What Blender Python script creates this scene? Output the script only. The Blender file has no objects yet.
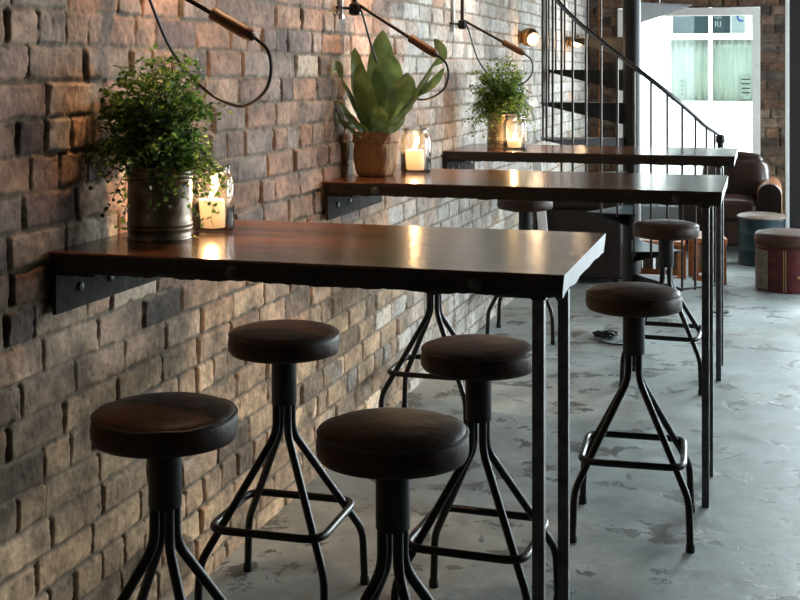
import bpy, math, random
import numpy as np
from mathutils import Vector, Matrix, noise as mnoise
random.seed(7)
C = bpy.context.scene.collection
PI = math.pi

# ------------------------------------------------------------------ materials
def newmat(name):
    m = bpy.data.materials.new(name); m.use_nodes = True
    nt = m.node_tree; nt.nodes.clear()
    out = nt.nodes.new('ShaderNodeOutputMaterial')
    return m, nt, out
def N(nt, t, **kw):
    n = nt.nodes.new(t)
    for k, v in kw.items(): setattr(n, k, v)
    return n
def L(nt, a, b): nt.links.new(a, b)
def principled(name, col, rough=.5, metal=0., spec=.5, var=0., vscale=20., bump=0., bscale=60., col2=None, detail=6., stretch=(1,1,1), rvar=0., coat=0., sss=0., coords='Object'):
    m, nt, out = newmat(name)
    b = N(nt, 'ShaderNodeBsdfPrincipled'); L(nt, b.outputs[0], out.inputs[0])
    b.inputs['Base Color'].default_value = (*col, 1); b.inputs['Roughness'].default_value = rough
    b.inputs['Metallic'].default_value = metal; b.inputs['Specular IOR Level'].default_value = spec
    b.inputs['Coat Weight'].default_value = coat
    if sss: b.inputs['Subsurface Weight'].default_value = sss; b.inputs['Subsurface Radius'].default_value = (.03, .025, .017); b.inputs['Subsurface Scale'].default_value = 1.
    tc = N(nt, 'ShaderNodeTexCoord'); mp = N(nt, 'ShaderNodeMapping'); mp.inputs['Scale'].default_value = stretch
    L(nt, tc.outputs[coords], mp.inputs[0])
    if var or col2:
        nz = N(nt, 'ShaderNodeTexNoise'); nz.inputs['Scale'].default_value = vscale; nz.inputs['Detail'].default_value = detail
        nz.inputs['Roughness'].default_value = .65
        L(nt, mp.outputs[0], nz.inputs[0])
        cr = N(nt, 'ShaderNodeValToRGB')
        c2 = col2 or tuple(max(0, c * (1 - var)) for c in col)
        c1 = col if col2 else tuple(min(1, c * (1 + var)) for c in col)
        cr.color_ramp.elements[0].position = .32; cr.color_ramp.elements[0].color = (*c2, 1)
        cr.color_ramp.elements[1].position = .68; cr.color_ramp.elements[1].color = (*c1, 1)
        L(nt, nz.outputs[0], cr.inputs[0]); L(nt, cr.outputs[0], b.inputs['Base Color'])
        if rvar:
            mr = N(nt, 'ShaderNodeMapRange'); mr.inputs[3].default_value = rough - rvar; mr.inputs[4].default_value = rough + rvar
            L(nt, nz.outputs[0], mr.inputs[0]); L(nt, mr.outputs[0], b.inputs['Roughness'])
    if bump:
        nb = N(nt, 'ShaderNodeTexNoise'); nb.inputs['Scale'].default_value = bscale; nb.inputs['Detail'].default_value = 5
        L(nt, mp.outputs[0], nb.inputs[0])
        bp = N(nt, 'ShaderNodeBump'); bp.inputs['Strength'].default_value = bump; bp.inputs['Distance'].default_value = .01
        L(nt, nb.outputs[0], bp.inputs['Height']); L(nt, bp.outputs[0], b.inputs['Normal'])
    return m
def emission(name, col, s, transp=0.):
    m, nt, out = newmat(name)
    e = N(nt, 'ShaderNodeEmission'); e.inputs[0].default_value = (*col, 1); e.inputs[1].default_value = s
    if transp:
        t = N(nt, 'ShaderNodeBsdfTransparent'); a = N(nt, 'ShaderNodeAddShader')
        L(nt, e.outputs[0], a.inputs[0]); L(nt, t.outputs[0], a.inputs[1]); L(nt, a.outputs[0], out.inputs[0])
    else: L(nt, e.outputs[0], out.inputs[0])
    return m
def thin_glass(name, tint=(.95, .97, .95), rough=.02, ior=1.5, haze=0.):
    m, nt, out = newmat(name)
    t = N(nt, 'ShaderNodeBsdfTransparent'); t.inputs[0].default_value = (*tint, 1)
    g = N(nt, 'ShaderNodeBsdfGlossy'); g.inputs['Roughness'].default_value = rough
    f = N(nt, 'ShaderNodeFresnel'); f.inputs[0].default_value = ior
    mx = N(nt, 'ShaderNodeMixShader')
    L(nt, f.outputs[0], mx.inputs[0]); L(nt, t.outputs[0], mx.inputs[1]); L(nt, g.outputs[0], mx.inputs[2])
    if haze:
        d = N(nt, 'ShaderNodeBsdfDiffuse'); d.inputs[0].default_value = (.75, .72, .66, 1)
        tr = N(nt, 'ShaderNodeBsdfTranslucent'); tr.inputs[0].default_value = (.75, .72, .66, 1)
        ad = N(nt, 'ShaderNodeMixShader'); L(nt, d.outputs[0], ad.inputs[1]); L(nt, tr.outputs[0], ad.inputs[2])
        nz = N(nt, 'ShaderNodeTexNoise'); nz.inputs['Scale'].default_value = 40; nz.inputs['Detail'].default_value = 6
        mr = N(nt, 'ShaderNodeMapRange'); mr.inputs[1].default_value = .45; mr.inputs[2].default_value = .75; mr.inputs[3].default_value = haze * .4; mr.inputs[4].default_value = haze * 2
        L(nt, nz.outputs[0], mr.inputs[0])
        m2 = N(nt, 'ShaderNodeMixShader'); L(nt, mr.outputs[0], m2.inputs[0])
        L(nt, mx.outputs[0], m2.inputs[1]); L(nt, ad.outputs[0], m2.inputs[2]); L(nt, m2.outputs[0], out.inputs[0])
    else: L(nt, mx.outputs[0], out.inputs[0])
    return m
def leaf_mat(name, c1, c2, transl=.35, rough=.45, attr=True):
    m, nt, out = newmat(name)
    b = N(nt, 'ShaderNodeBsdfPrincipled'); b.inputs['Roughness'].default_value = rough
    tr = N(nt, 'ShaderNodeBsdfTranslucent'); mx = N(nt, 'ShaderNodeMixShader'); mx.inputs[0].default_value = transl
    cr = N(nt, 'ShaderNodeValToRGB'); cr.color_ramp.elements[0].color = (*c1, 1); cr.color_ramp.elements[1].color = (*c2, 1)
    if attr:
        at = N(nt, 'ShaderNodeAttribute'); at.attribute_name = 'tint'; L(nt, at.outputs['Fac'], cr.inputs[0])
    else:
        tc = N(nt, 'ShaderNodeTexCoord'); nz = N(nt, 'ShaderNodeTexNoise'); nz.inputs['Scale'].default_value = 14
        L(nt, tc.outputs['Object'], nz.inputs[0]); L(nt, nz.outputs[0], cr.inputs[0])
        cr.color_ramp.elements[0].position = .35; cr.color_ramp.elements[1].position = .65
    L(nt, cr.outputs[0], b.inputs['Base Color']); L(nt, cr.outputs[0], tr.inputs[0])
    L(nt, b.outputs[0], mx.inputs[1]); L(nt, tr.outputs[0], mx.inputs[2]); L(nt, mx.outputs[0], out.inputs[0])
    return m

M = {}
M['black_steel'] = principled('black_steel', (.016, .015, .015), .38, .6, var=.4, vscale=30, bump=.05, bscale=120)
M['leg_steel'] = principled('leg_steel', (.085, .087, .085), .42, .35, .4, var=.35, vscale=25)
M['sleeve'] = principled('black_enamel_sleeve', (.008, .008, .008), .5, 0, .3)
M['leather'] = principled('worn_brown_leather', (.060, .021, .009), .48, 0, .25, bump=.35, bscale=22, col2=(.012, .006, .004), vscale=13, rvar=.08)
M['piping'] = principled('dark_leather_piping', (.020, .010, .007), .5)
M['lit_end'] = principled('side_lit_end_grain', (.72, .74, .74), .6, 0, .4, var=.12, vscale=9, stretch=(1, 8, .6), bump=.25, bscale=30)  # window light on the sawn end is put into this near-white colour
M['bracket'] = principled('scratched_black_bracket', (.020, .018, .015), .85, 0, .12, col2=(.050, .046, .040), vscale=30, bump=.3, bscale=50)
M['bark'] = principled('dark_live_edge_bark', (.040, .022, .013), .6, 0, .4, col2=(.008, .005, .004), vscale=16, bump=.8, bscale=25, stretch=(.6, 1, 2))
M['tin'] = principled('aged_tin', (.34, .27, .20), .40, .75, col2=(.10, .078, .058), vscale=14, rvar=.12, bump=.12, bscale=18)
M['kraft'] = principled('brown_kraft_paper', (.46, .265, .135), .75, 0, .3, var=.25, vscale=9, bump=.35, bscale=14)
M['soil'] = principled('dark_soil', (.012, .008, .006), .95, bump=.8, bscale=60)
def wax_material():
    m, nt, out = newmat('cream_candle_wax')
    b = N(nt, 'ShaderNodeBsdfPrincipled'); b.inputs['Base Color'].default_value = (.93, .86, .74, 1); b.inputs['Roughness'].default_value = .45
    t = N(nt, 'ShaderNodeBsdfTranslucent'); t.inputs[0].default_value = (.95, .84, .68, 1)
    mx = N(nt, 'ShaderNodeMixShader'); mx.inputs[0].default_value = .55
    L(nt, b.outputs[0], mx.inputs[1]); L(nt, t.outputs[0], mx.inputs[2]); L(nt, mx.outputs[0], out.inputs[0]); return m
M['wax'] = wax_material()
M['wick'] = principled('charred_wick', (.01, .008, .006), .9)
M['jar'] = thin_glass('clear_jar_glass', (.97, .97, .95), .03, 1.35, .02)
M['pane'] = thin_glass('window_pane_glass', (.94, .98, .97), .01, 1.45)
M['shoppane'] = thin_glass('green_tinted_glass', (.95, .98, .96), .02, 1.5)
M['fern'] = leaf_mat('fern_green', (.04, .10, .014), (.30, .46, .085), .5)
M['blade'] = leaf_mat('broad_leaf_green', (.10, .15, .05), (.20, .28, .10), .3, .42, False)
M['strap'] = leaf_mat('grey_green_leaf', (.10, .15, .065), (.20, .26, .13), .25, .5, False)
M['stem'] = principled('black_fern_stem', (.015, .011, .006), .5)
M['handle'] = principled('turned_brown_wood', (.13, .050, .018), .5, var=.35, vscale=18, stretch=(1, 6, 6))
M['cable'] = principled('black_rubber_cable', (.008, .008, .008), .45)
M['galv'] = principled('pale_galvanised_steel', (.5, .52, .5), .4, .6, var=.2)
M['darkrod'] = principled('rusted_dark_rod', (.05, .028, .018), .55, .5, var=.4)
M['brass'] = principled('aged_brass', (.40, .23, .10), .3, 1., var=.25, vscale=25)
M['lampglow'] = emission('warm_lamp_lens', (1., .74, .48), 9.)
M['flame'] = emission('candle_flame', (1., .66, .30), 15., transp=1)
M['copper'] = principled('copper_pipe', (.62, .22, .09), .35, 1.)
M['white_paint'] = principled('white_painted_frame', (.78, .77, .74), .5, var=.08, vscale=12)
M['render'] = principled('white_rendered_facade', (.88, .88, .86), .8, var=.05, vscale=2)
M['stair_steel'] = principled('black_stair_steel', (.014, .0135, .013), .42, .3, .35, var=.4, vscale=10)
M['tread_top'] = principled('blue_lit_steel_tread', (.035, .058, .068), .5, 0, var=.35, vscale=12)  # daylight on the tread tops is painted in as a lighter, bluer colour
M['rail'] = principled('polished_handrail', (.13, .13, .14), .24, .9)
M['baluster'] = principled('round_baluster_bar', (.05, .042, .036), .36, .85)
M['darkbrown'] = principled('dark_brown_hide', (.018, .011, .009), .6, 0, .25, bump=.2, bscale=18, var=.25, vscale=6)
M['orange_wood'] = principled('orange_stained_timber', (.36, .115, .035), .45, var=.4, vscale=7, stretch=(1, 1, 6))
M['plank'] = principled('weathered_plank', (.16, .11, .075), .7, var=.4, vscale=8, stretch=(3, 3, .6))
M['sofa'] = principled('glossy_brown_hide', (.034, .017, .012), .30, 0, .5, var=.45, vscale=8, bump=1.0, bscale=7)
M['sofa_arm'] = principled('tan_worn_hide', (.20, .08, .032), .42, var=.4, vscale=9)
M['teal'] = principled('teal_drum_paint', (.007, .027, .036), .4, .1, var=.3, vscale=9)
M['red'] = principled('oxblood_drum_paint', (.080, .006, .007), .45, .1, var=.3, vscale=9)
M['cream'] = principled('cream_printed_label', (.22, .18, .15), .6, var=.2, vscale=14)
M['print'] = principled('dark_print', (.035, .02, .02), .7)
M['gold'] = principled('gold_print', (.40, .27, .11), .5, .3)
M['brown_pad'] = principled('brown_vinyl_pad', (.06, .022, .013), .5, 0, .35, var=.3, vscale=8, bump=.2, bscale=14)
M['pale_pad'] = principled('beige_vinyl_pad', (.36, .28, .22), .42, var=.2, vscale=8)
M['pillar'] = principled('charcoal_painted_steel', (.028, .026, .025), .55, .2, var=.15, vscale=6)
M['plaster'] = principled('dark_plaster', (.035, .033, .031), .85, var=.15, vscale=5)
M['pavement'] = principled('pale_pavement', (.45, .45, .44), .85, var=.12, vscale=5)
M['navy'] = principled('dark_teal_board', (.022, .06, .075), .6, var=.3, vscale=2.5)
M['white_sign'] = principled('white_sign_board', (.42, .45, .45), .6)
M['blue_sign'] = principled('blue_print', (.03, .12, .42), .6)
M['curtain'] = principled('pale_green_curtain', (.58, .62, .54), .85, var=.10, vscale=3)
M['poster'] = principled('pale_poster', (.42, .46, .40), .7, var=.25, vscale=14)
M['leafy'] = principled('dark_leafy_green', (.05, .09, .03), .6, var=.5, vscale=30)
M['shrub_box'] = principled('dark_planter', (.03, .028, .026), .7)

# table wood: streaky dark hardwood with a satin varnish
def table_wood():
    m, nt, out = newmat('satin_dark_hardwood')
    b = N(nt, 'ShaderNodeBsdfPrincipled'); L(nt, b.outputs[0], out.inputs[0])
    tc = N(nt, 'ShaderNodeTexCoord'); mp = N(nt, 'ShaderNodeMapping'); mp.inputs['Scale'].default_value = (.55, 9, 3)
    L(nt, tc.outputs['Object'], mp.inputs[0])
    n1 = N(nt, 'ShaderNodeTexNoise'); n1.inputs['Scale'].default_value = 2.2; n1.inputs['Detail'].default_value = 8; n1.inputs['Roughness'].default_value = .62; n1.inputs['Distortion'].default_value = .35
    L(nt, mp.outputs[0], n1.inputs[0])
    n2 = N(nt, 'ShaderNodeTexNoise'); n2.inputs['Scale'].default_value = 16; n2.inputs['Detail'].default_value = 4
    L(nt, mp.outputs[0], n2.inputs[0])
    ad = N(nt, 'ShaderNodeMath', operation='MULTIPLY_ADD'); ad.inputs[1].default_value = .25
    L(nt, n2.outputs[0], ad.inputs[0]); L(nt, n1.outputs[0], ad.inputs[2])
    cr = N(nt, 'ShaderNodeValToRGB'); e = cr.color_ramp.elements
    e[0].position = .50; e[0].color = (.020, .008, .005, 1); e[1].position = .78; e[1].color = (.24, .078, .026, 1)
    k = e.new(.63); k.color = (.095, .032, .012, 1)
    L(nt, ad.outputs[0], cr.inputs[0]); L(nt, cr.outputs[0], b.inputs['Base Color'])
    mr = N(nt, 'ShaderNodeMapRange'); mr.inputs[3].default_value = .17; mr.inputs[4].default_value = .27
    L(nt, n1.outputs[0], mr.inputs[0]); L(nt, mr.outputs[0], b.inputs['Roughness'])
    b.inputs['Specular IOR Level'].default_value = .45; b.inputs['Coat Weight'].default_value = .15; b.inputs['Coat Roughness'].default_value = .12
    return m
M['wood'] = table_wood()

def brick_material():
    m, nt, out = newmat('old_brick_and_mortar')
    b = N(nt, 'ShaderNodeBsdfPrincipled'); L(nt, b.outputs[0], out.inputs[0])
    at = N(nt, 'ShaderNodeAttribute'); at.attribute_name = 'brick_colour'
    tc = N(nt, 'ShaderNodeTexCoord'); nz = N(nt, 'ShaderNodeTexNoise'); nz.inputs['Scale'].default_value = 30; nz.inputs['Detail'].default_value = 8; nz.inputs['Roughness'].default_value = .75
    L(nt, tc.outputs['Object'], nz.inputs[0])
    mr = N(nt, 'ShaderNodeMapRange'); mr.inputs[1].default_value = .3; mr.inputs[2].default_value = .7; mr.inputs[3].default_value = .48; mr.inputs[4].default_value = 1.42
    L(nt, nz.outputs[0], mr.inputs[0])
    mx = N(nt, 'ShaderNodeMix', data_type='RGBA', blend_type='MULTIPLY'); mx.inputs[0].default_value = 1
    L(nt, at.outputs['Color'], mx.inputs[6]); L(nt, mr.outputs[0], mx.inputs[7]); L(nt, mx.outputs[2], b.inputs['Base Color'])
    b.inputs['Roughness'].default_value = .8; b.inputs['Specular IOR Level'].default_value = .3
    n2 = N(nt, 'ShaderNodeTexNoise'); n2.inputs['Scale'].default_value = 110; n2.inputs['Detail'].default_value = 5
    L(nt, tc.outputs['Object'], n2.inputs[0])
    bp = N(nt, 'ShaderNodeBump'); bp.inputs['Strength'].default_value = .35; bp.inputs['Distance'].default_value = .003
    L(nt, n2.outputs[0], bp.inputs['Height']); L(nt, bp.outputs[0], b.inputs['Normal'])
    return m
M['brick'] = brick_material()

def floor_material():
    m, nt, out = newmat('worn_painted_concrete')
    b = N(nt, 'ShaderNodeBsdfPrincipled'); L(nt, b.outputs[0], out.inputs[0])
    tc = N(nt, 'ShaderNodeTexCoord')
    def nz(s, d, r=.6, dist=0.):
        n = N(nt, 'ShaderNodeTexNoise'); n.inputs['Scale'].default_value = s; n.inputs['Detail'].default_value = d; n.inputs['Roughness'].default_value = r; n.inputs['Distortion'].default_value = dist
        L(nt, tc.outputs['Object'], n.inputs[0]); return n
    big = nz(1.1, 5); mid = nz(5, 8, .65, .3); fine = nz(26, 8, .72); chip = nz(4.6, 12, .72, .4)
    c1 = N(nt, 'ShaderNodeValToRGB'); e = c1.color_ramp.elements
    e[0].position = .35; e[0].color = (.18, .21, .21, 1); e[1].position = .66; e[1].color = (.34, .385, .38, 1)
    L(nt, mid.outputs[0], c1.inputs[0])
    # big soft mottling
    mr = N(nt, 'ShaderNodeMapRange'); mr.inputs[1].default_value = .3; mr.inputs[2].default_value = .7; mr.inputs[3].default_value = .78; mr.inputs[4].default_value = 1.2
    L(nt, big.outputs[0], mr.inputs[0])
    m1 = N(nt, 'ShaderNodeMix', data_type='RGBA', blend_type='MULTIPLY'); m1.inputs[0].default_value = 1
    L(nt, c1.outputs[0], m1.inputs[6]); L(nt, mr.outputs[0], m1.inputs[7])
    # flaked patches down to darker bare concrete
    cr = N(nt, 'ShaderNodeValToRGB'); cr.color_ramp.elements[0].position = .553; cr.color_ramp.elements[1].position = .572
    L(nt, chip.outputs[0], cr.inputs[0])
    m2 = N(nt, 'ShaderNodeMix', data_type='RGBA'); L(nt, cr.outputs[0], m2.inputs[0]); L(nt, m1.outputs[2], m2.inputs[6])
    m2.inputs[7].default_value = (.075, .082, .076, 1)
    # pale scuffs
    cs = N(nt, 'ShaderNodeValToRGB'); cs.color_ramp.elements[0].position = .60; cs.color_ramp.elements[1].position = .72
    cs.color_ramp.elements[1].color = (.55, .55, .55, 1)
    L(nt, fine.outputs[0], cs.inputs[0])
    m3 = N(nt, 'ShaderNodeMix', data_type='RGBA'); L(nt, cs.outputs[0], m3.inputs[0]); L(nt, m2.outputs[2], m3.inputs[6])
    m3.inputs[7].default_value = (.34, .345, .32, 1)
    # brown grime
    gr = nz(1.7, 9, .7, .6); cg = N(nt, 'ShaderNodeValToRGB'); cg.color_ramp.elements[0].position = .50; cg.color_ramp.elements[1].position = .72; cg.color_ramp.elements[1].color = (.7, .7, .7, 1)
    L(nt, gr.outputs[0], cg.inputs[0])
    m4 = N(nt, 'ShaderNodeMix', data_type='RGBA'); L(nt, cg.outputs[0], m4.inputs[0]); L(nt, m3.outputs[2], m4.inputs[6])
    m4.inputs[7].default_value = (.145, .115, .085, 1)
    L(nt, m4.outputs[2], b.inputs['Base Color'])
    rr = N(nt, 'ShaderNodeMapRange'); rr.inputs[1].default_value = .3; rr.inputs[2].default_value = .7; rr.inputs[3].default_value = .34; rr.inputs[4].default_value = .62
    L(nt, mid.outputs[0], rr.inputs[0]); L(nt, rr.outputs[0], b.inputs['Roughness'])
    bp = N(nt, 'ShaderNodeBump'); bp.inputs['Strength'].default_value = .3; bp.inputs['Distance'].default_value = .006
    sm = N(nt, 'ShaderNodeMath', operation='SUBTRACT'); L(nt, fine.outputs[0], sm.inputs[0]); L(nt, cr.outputs[0], sm.inputs[1])
    L(nt, sm.outputs[0], bp.inputs['Height']); L(nt, bp.outputs[0], b.inputs['Normal'])
    return m
M['floor'] = floor_material()

# ------------------------------------------------------------------ mesh helpers
class MB:
    def __init__(s): s.v = []; s.f = []; s.mi = []; s.sm = []; s.tint = []
    def add(s, verts, faces, mi=0, smooth=True):
        o = len(s.v); s.v.extend([tuple(p) for p in verts])
        for f in faces: s.f.append([i + o for i in f]); s.mi.append(mi); s.sm.append(smooth)
        return o
    def box(s, x0, x1, y0, y1, z0, z1, mi=0, rot=None, bev=0.):
        if bev:
            return s.rbox(x0, x1, y0, y1, z0, z1, bev, mi, rot)
        vs = [(x, y, z) for z in (z0, z1) for y in (y0, y1) for x in (x0, x1)]
        if rot: vs = [rot @ Vector(p) for p in vs]
        s.add(vs, [(0,2,3,1), (4,5,7,6), (0,1,5,4), (2,6,7,3), (0,4,6,2), (1,3,7,5)], mi, False)
    def rbox(s, x0, x1, y0, y1, z0, z1, r, mi=0, rot=None, n=3, puff=0.):
        # rounded box: subdivided cube pushed to a rounded shape
        c = Vector(((x0+x1)/2, (y0+y1)/2, (z0+z1)/2)); h = Vector(((x1-x0)/2, (y1-y0)/2, (z1-z0)/2))
        def lin(hh):
            i = max(hh - r, 0); a = [-hh] + [-i - r * math.cos(PI/2 * k / n) * 1. if False else -i - r * (1 - k / n) for k in range(1, n)] + [-i]
            mid = 6 if puff else 1
            b = [-i + 2 * i * k / mid for k in range(1, mid)]
            return a + b + [-t for t in reversed(a)]
        A = [lin(h.x), lin(h.y), lin(h.z)]
        idx = {}
        vs, fs = [], []
        def vert(p):
            k = tuple(round(t, 6) for t in p)
            if k not in idx:
                q = Vector(p); inner = Vector([max(-(h[i]-r), min(h[i]-r, q[i])) for i in range(3)])
                d = q - inner
                if d.length > 1e-9: q = inner + d.normalized() * r
                if puff:
                    fx, fy = 1 - (p[0]/h.x)**2, 1 - (p[1]/h.y)**2; fz = 1 - (p[2]/h.z)**2
                    nn = d.normalized() if d.length > 1e-9 else Vector((0,0,0))
                    q += nn * puff * max(fx,.0) * max(fy,.0) if abs(nn.z) > .5 else nn * puff * .6 * max(fz, 0)
                idx[k] = len(vs); q = q + c
                vs.append(rot @ q if rot else q)
            return idx[k]
        for ax in range(3):
            u, w = [(1,2),(2,0),(0,1)][ax]
            for sg in (-1, 1):
                for i in range(len(A[u]) - 1):
                    for j in range(len(A[w]) - 1):
                        def pt(a, b):
                            p = [0,0,0]; p[ax] = sg * h[ax]; p[u] = A[u][a]; p[w] = A[w][b]; return vert(p)
                        q = [pt(i,j), pt(i+1,j), pt(i+1,j+1), pt(i,j+1)]
                        if sg < 0: q.reverse()
                        fs.append(q)
        s.add(vs, fs, mi, True)
    def lathe(s, prof, seg=32, mi=0, c=(0,0,0), rot=None, cap0=True, cap1=True, wob=None):
        vs, fs = [], []
        for k, (r, z) in enumerate(prof):
            for i in range(seg):
                a = 2*PI*i/seg; rr = r * (wob(a, k, z) if wob else 1)
                p = Vector((rr*math.cos(a), rr*math.sin(a), z))
                if rot: p = rot @ p
                vs.append(p + Vector(c))
        for k in range(len(prof)-1):
            for i in range(seg):
                j = (i+1) % seg
                fs.append((k*seg+i, k*seg+j, (k+1)*seg+j, (k+1)*seg+i))
        if cap0: fs.append(tuple(reversed(range(seg))))
        if cap1: fs.append(tuple(range((len(prof)-1)*seg, len(prof)*seg)))
        s.add(vs, fs, mi, True)
    def tube(s, path, r, seg=10, mi=0, closed=False, cap=True, rfun=None):
        P = [Vector(p) for p in path]; n = len(P)
        T = []
        for i in range(n):
            a = P[i-1] if (i > 0 or closed) else P[i]; b = P[(i+1) % n] if (i < n-1 or closed) else P[i]
            T.append((b-a).normalized())
        up = Vector((0,0,1)) if abs(T[0].z) < .9 else Vector((1,0,0))
        nrm = (up - T[0]*up.dot(T[0])).normalized()
        vs, fs = [], []
        for i in range(n):
            nrm = (nrm - T[i]*nrm.dot(T[i])).normalized(); bn = T[i].cross(nrm)
            rr = r * (rfun(i/(n-1)) if rfun else 1)
            for k in range(seg):
                a = 2*PI*k/seg; vs.append(P[i] + nrm*rr*math.cos(a) + bn*rr*math.sin(a))
        m = n if closed else n-1
        for i in range(m):
            j = (i+1) % n
            for k in range(seg):
                l = (k+1) % seg
                fs.append((i*seg+k, i*seg+l, j*seg+l, j*seg+k))
        if cap and not closed:
            fs.append(tuple(reversed(range(seg)))); fs.append(tuple(range((n-1)*seg, n*seg)))
        s.add(vs, fs, mi, True)
    def bar(s, a, b, w, t, mi=0):
        a, b = Vector(a), Vector(b); d = (b-a); l = d.length; d.normalize()
        up = Vector((0,0,1)) if abs(d.z) < .9 else Vector((0,1,0))
        x = d.cross(up).normalized(); y = x.cross(d)
        vs = [p + x*sx*w/2 + y*sy*t/2 for p in (a, b) for sy in (-1,1) for sx in (-1,1)]
        s.add(vs, [(0,2,3,1), (4,5,7,6), (0,1,5,4), (2,6,7,3), (0,4,6,2), (1,3,7,5)], mi, False)
    def build(s, name, mats, parent=None, loc=None, sharp=40):
        me = bpy.data.meshes.new(name); me.from_pydata(s.v, [], s.f)
        if not isinstance(mats, (list, tuple)): mats = [mats]
        for m in mats: me.materials.append(M[m] if isinstance(m, str) else m)
        me.polygons.foreach_set('material_index', s.mi)
        me.polygons.foreach_set('use_smooth', s.sm)
        if s.tint:
            at = me.attributes.new('tint', 'FLOAT', 'POINT'); at.data.foreach_set('value', s.tint)
        me.update()
        if sharp: me.set_sharp_from_angle(angle=math.radians(sharp))
        o = bpy.data.objects.new(name, me); C.objects.link(o)
        if parent is not None: o.parent = parent
        if loc is not None: o.location = loc
        return o

def fillet(path, r, n=6, closed=False):
    P = [Vector(p) for p in path]; out = []; m = len(P)
    for i in range(m):
        if not closed and i in (0, m-1): out.append(P[i]); continue
        a, b, c = P[i-1], P[i], P[(i+1) % m]
        d1, d2 = (a-b), (c-b); rr = min(r, d1.length*.48, d2.length*.48)
        p1, p2 = b + d1.normalized()*rr, b + d2.normalized()*rr
        for k in range(n+1):
            t = k/n; out.append(p1*(1-t)**2 + b*2*t*(1-t) + p2*t*t)
    return out
def spline(pts, n=10):
    P = [Vector(p) for p in pts]; P = [P[0]*2-P[1]] + P + [P[-1]*2-P[-2]]; out = []
    for i in range(1, len(P)-2):
        for k in range(n):
            t = k/n; a, b, c, d = P[i-1:i+3]
            out.append(.5*((2*b) + (c-a)*t + (2*a-5*b+4*c-d)*t*t + (3*b-a-3*c+d)*t**3))
    out.append(P[-2]); return out

def tag(o, label, cat, group=None):
    o['label'] = label; o['category'] = cat
    if group: o['group'] = group
    return o
def thing(name, loc, label, cat, group=None, rz=0.):
    o = bpy.data.objects.new(name, None); C.objects.link(o); o.empty_display_size = .05
    o.location = loc; o.rotation_euler = (0, 0, rz)
    return tag(o, label, cat, group)
def kids(o): return [c for c in bpy.data.objects if c.parent == o]
def copy_tree(o, parent=None):
    c = o.copy(); C.objects.link(c)
    if parent is not None: c.parent = parent
    for ch in kids(o): copy_tree(ch, c)
    return c
def structure(o): o['kind'] = 'structure'; return o

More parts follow.
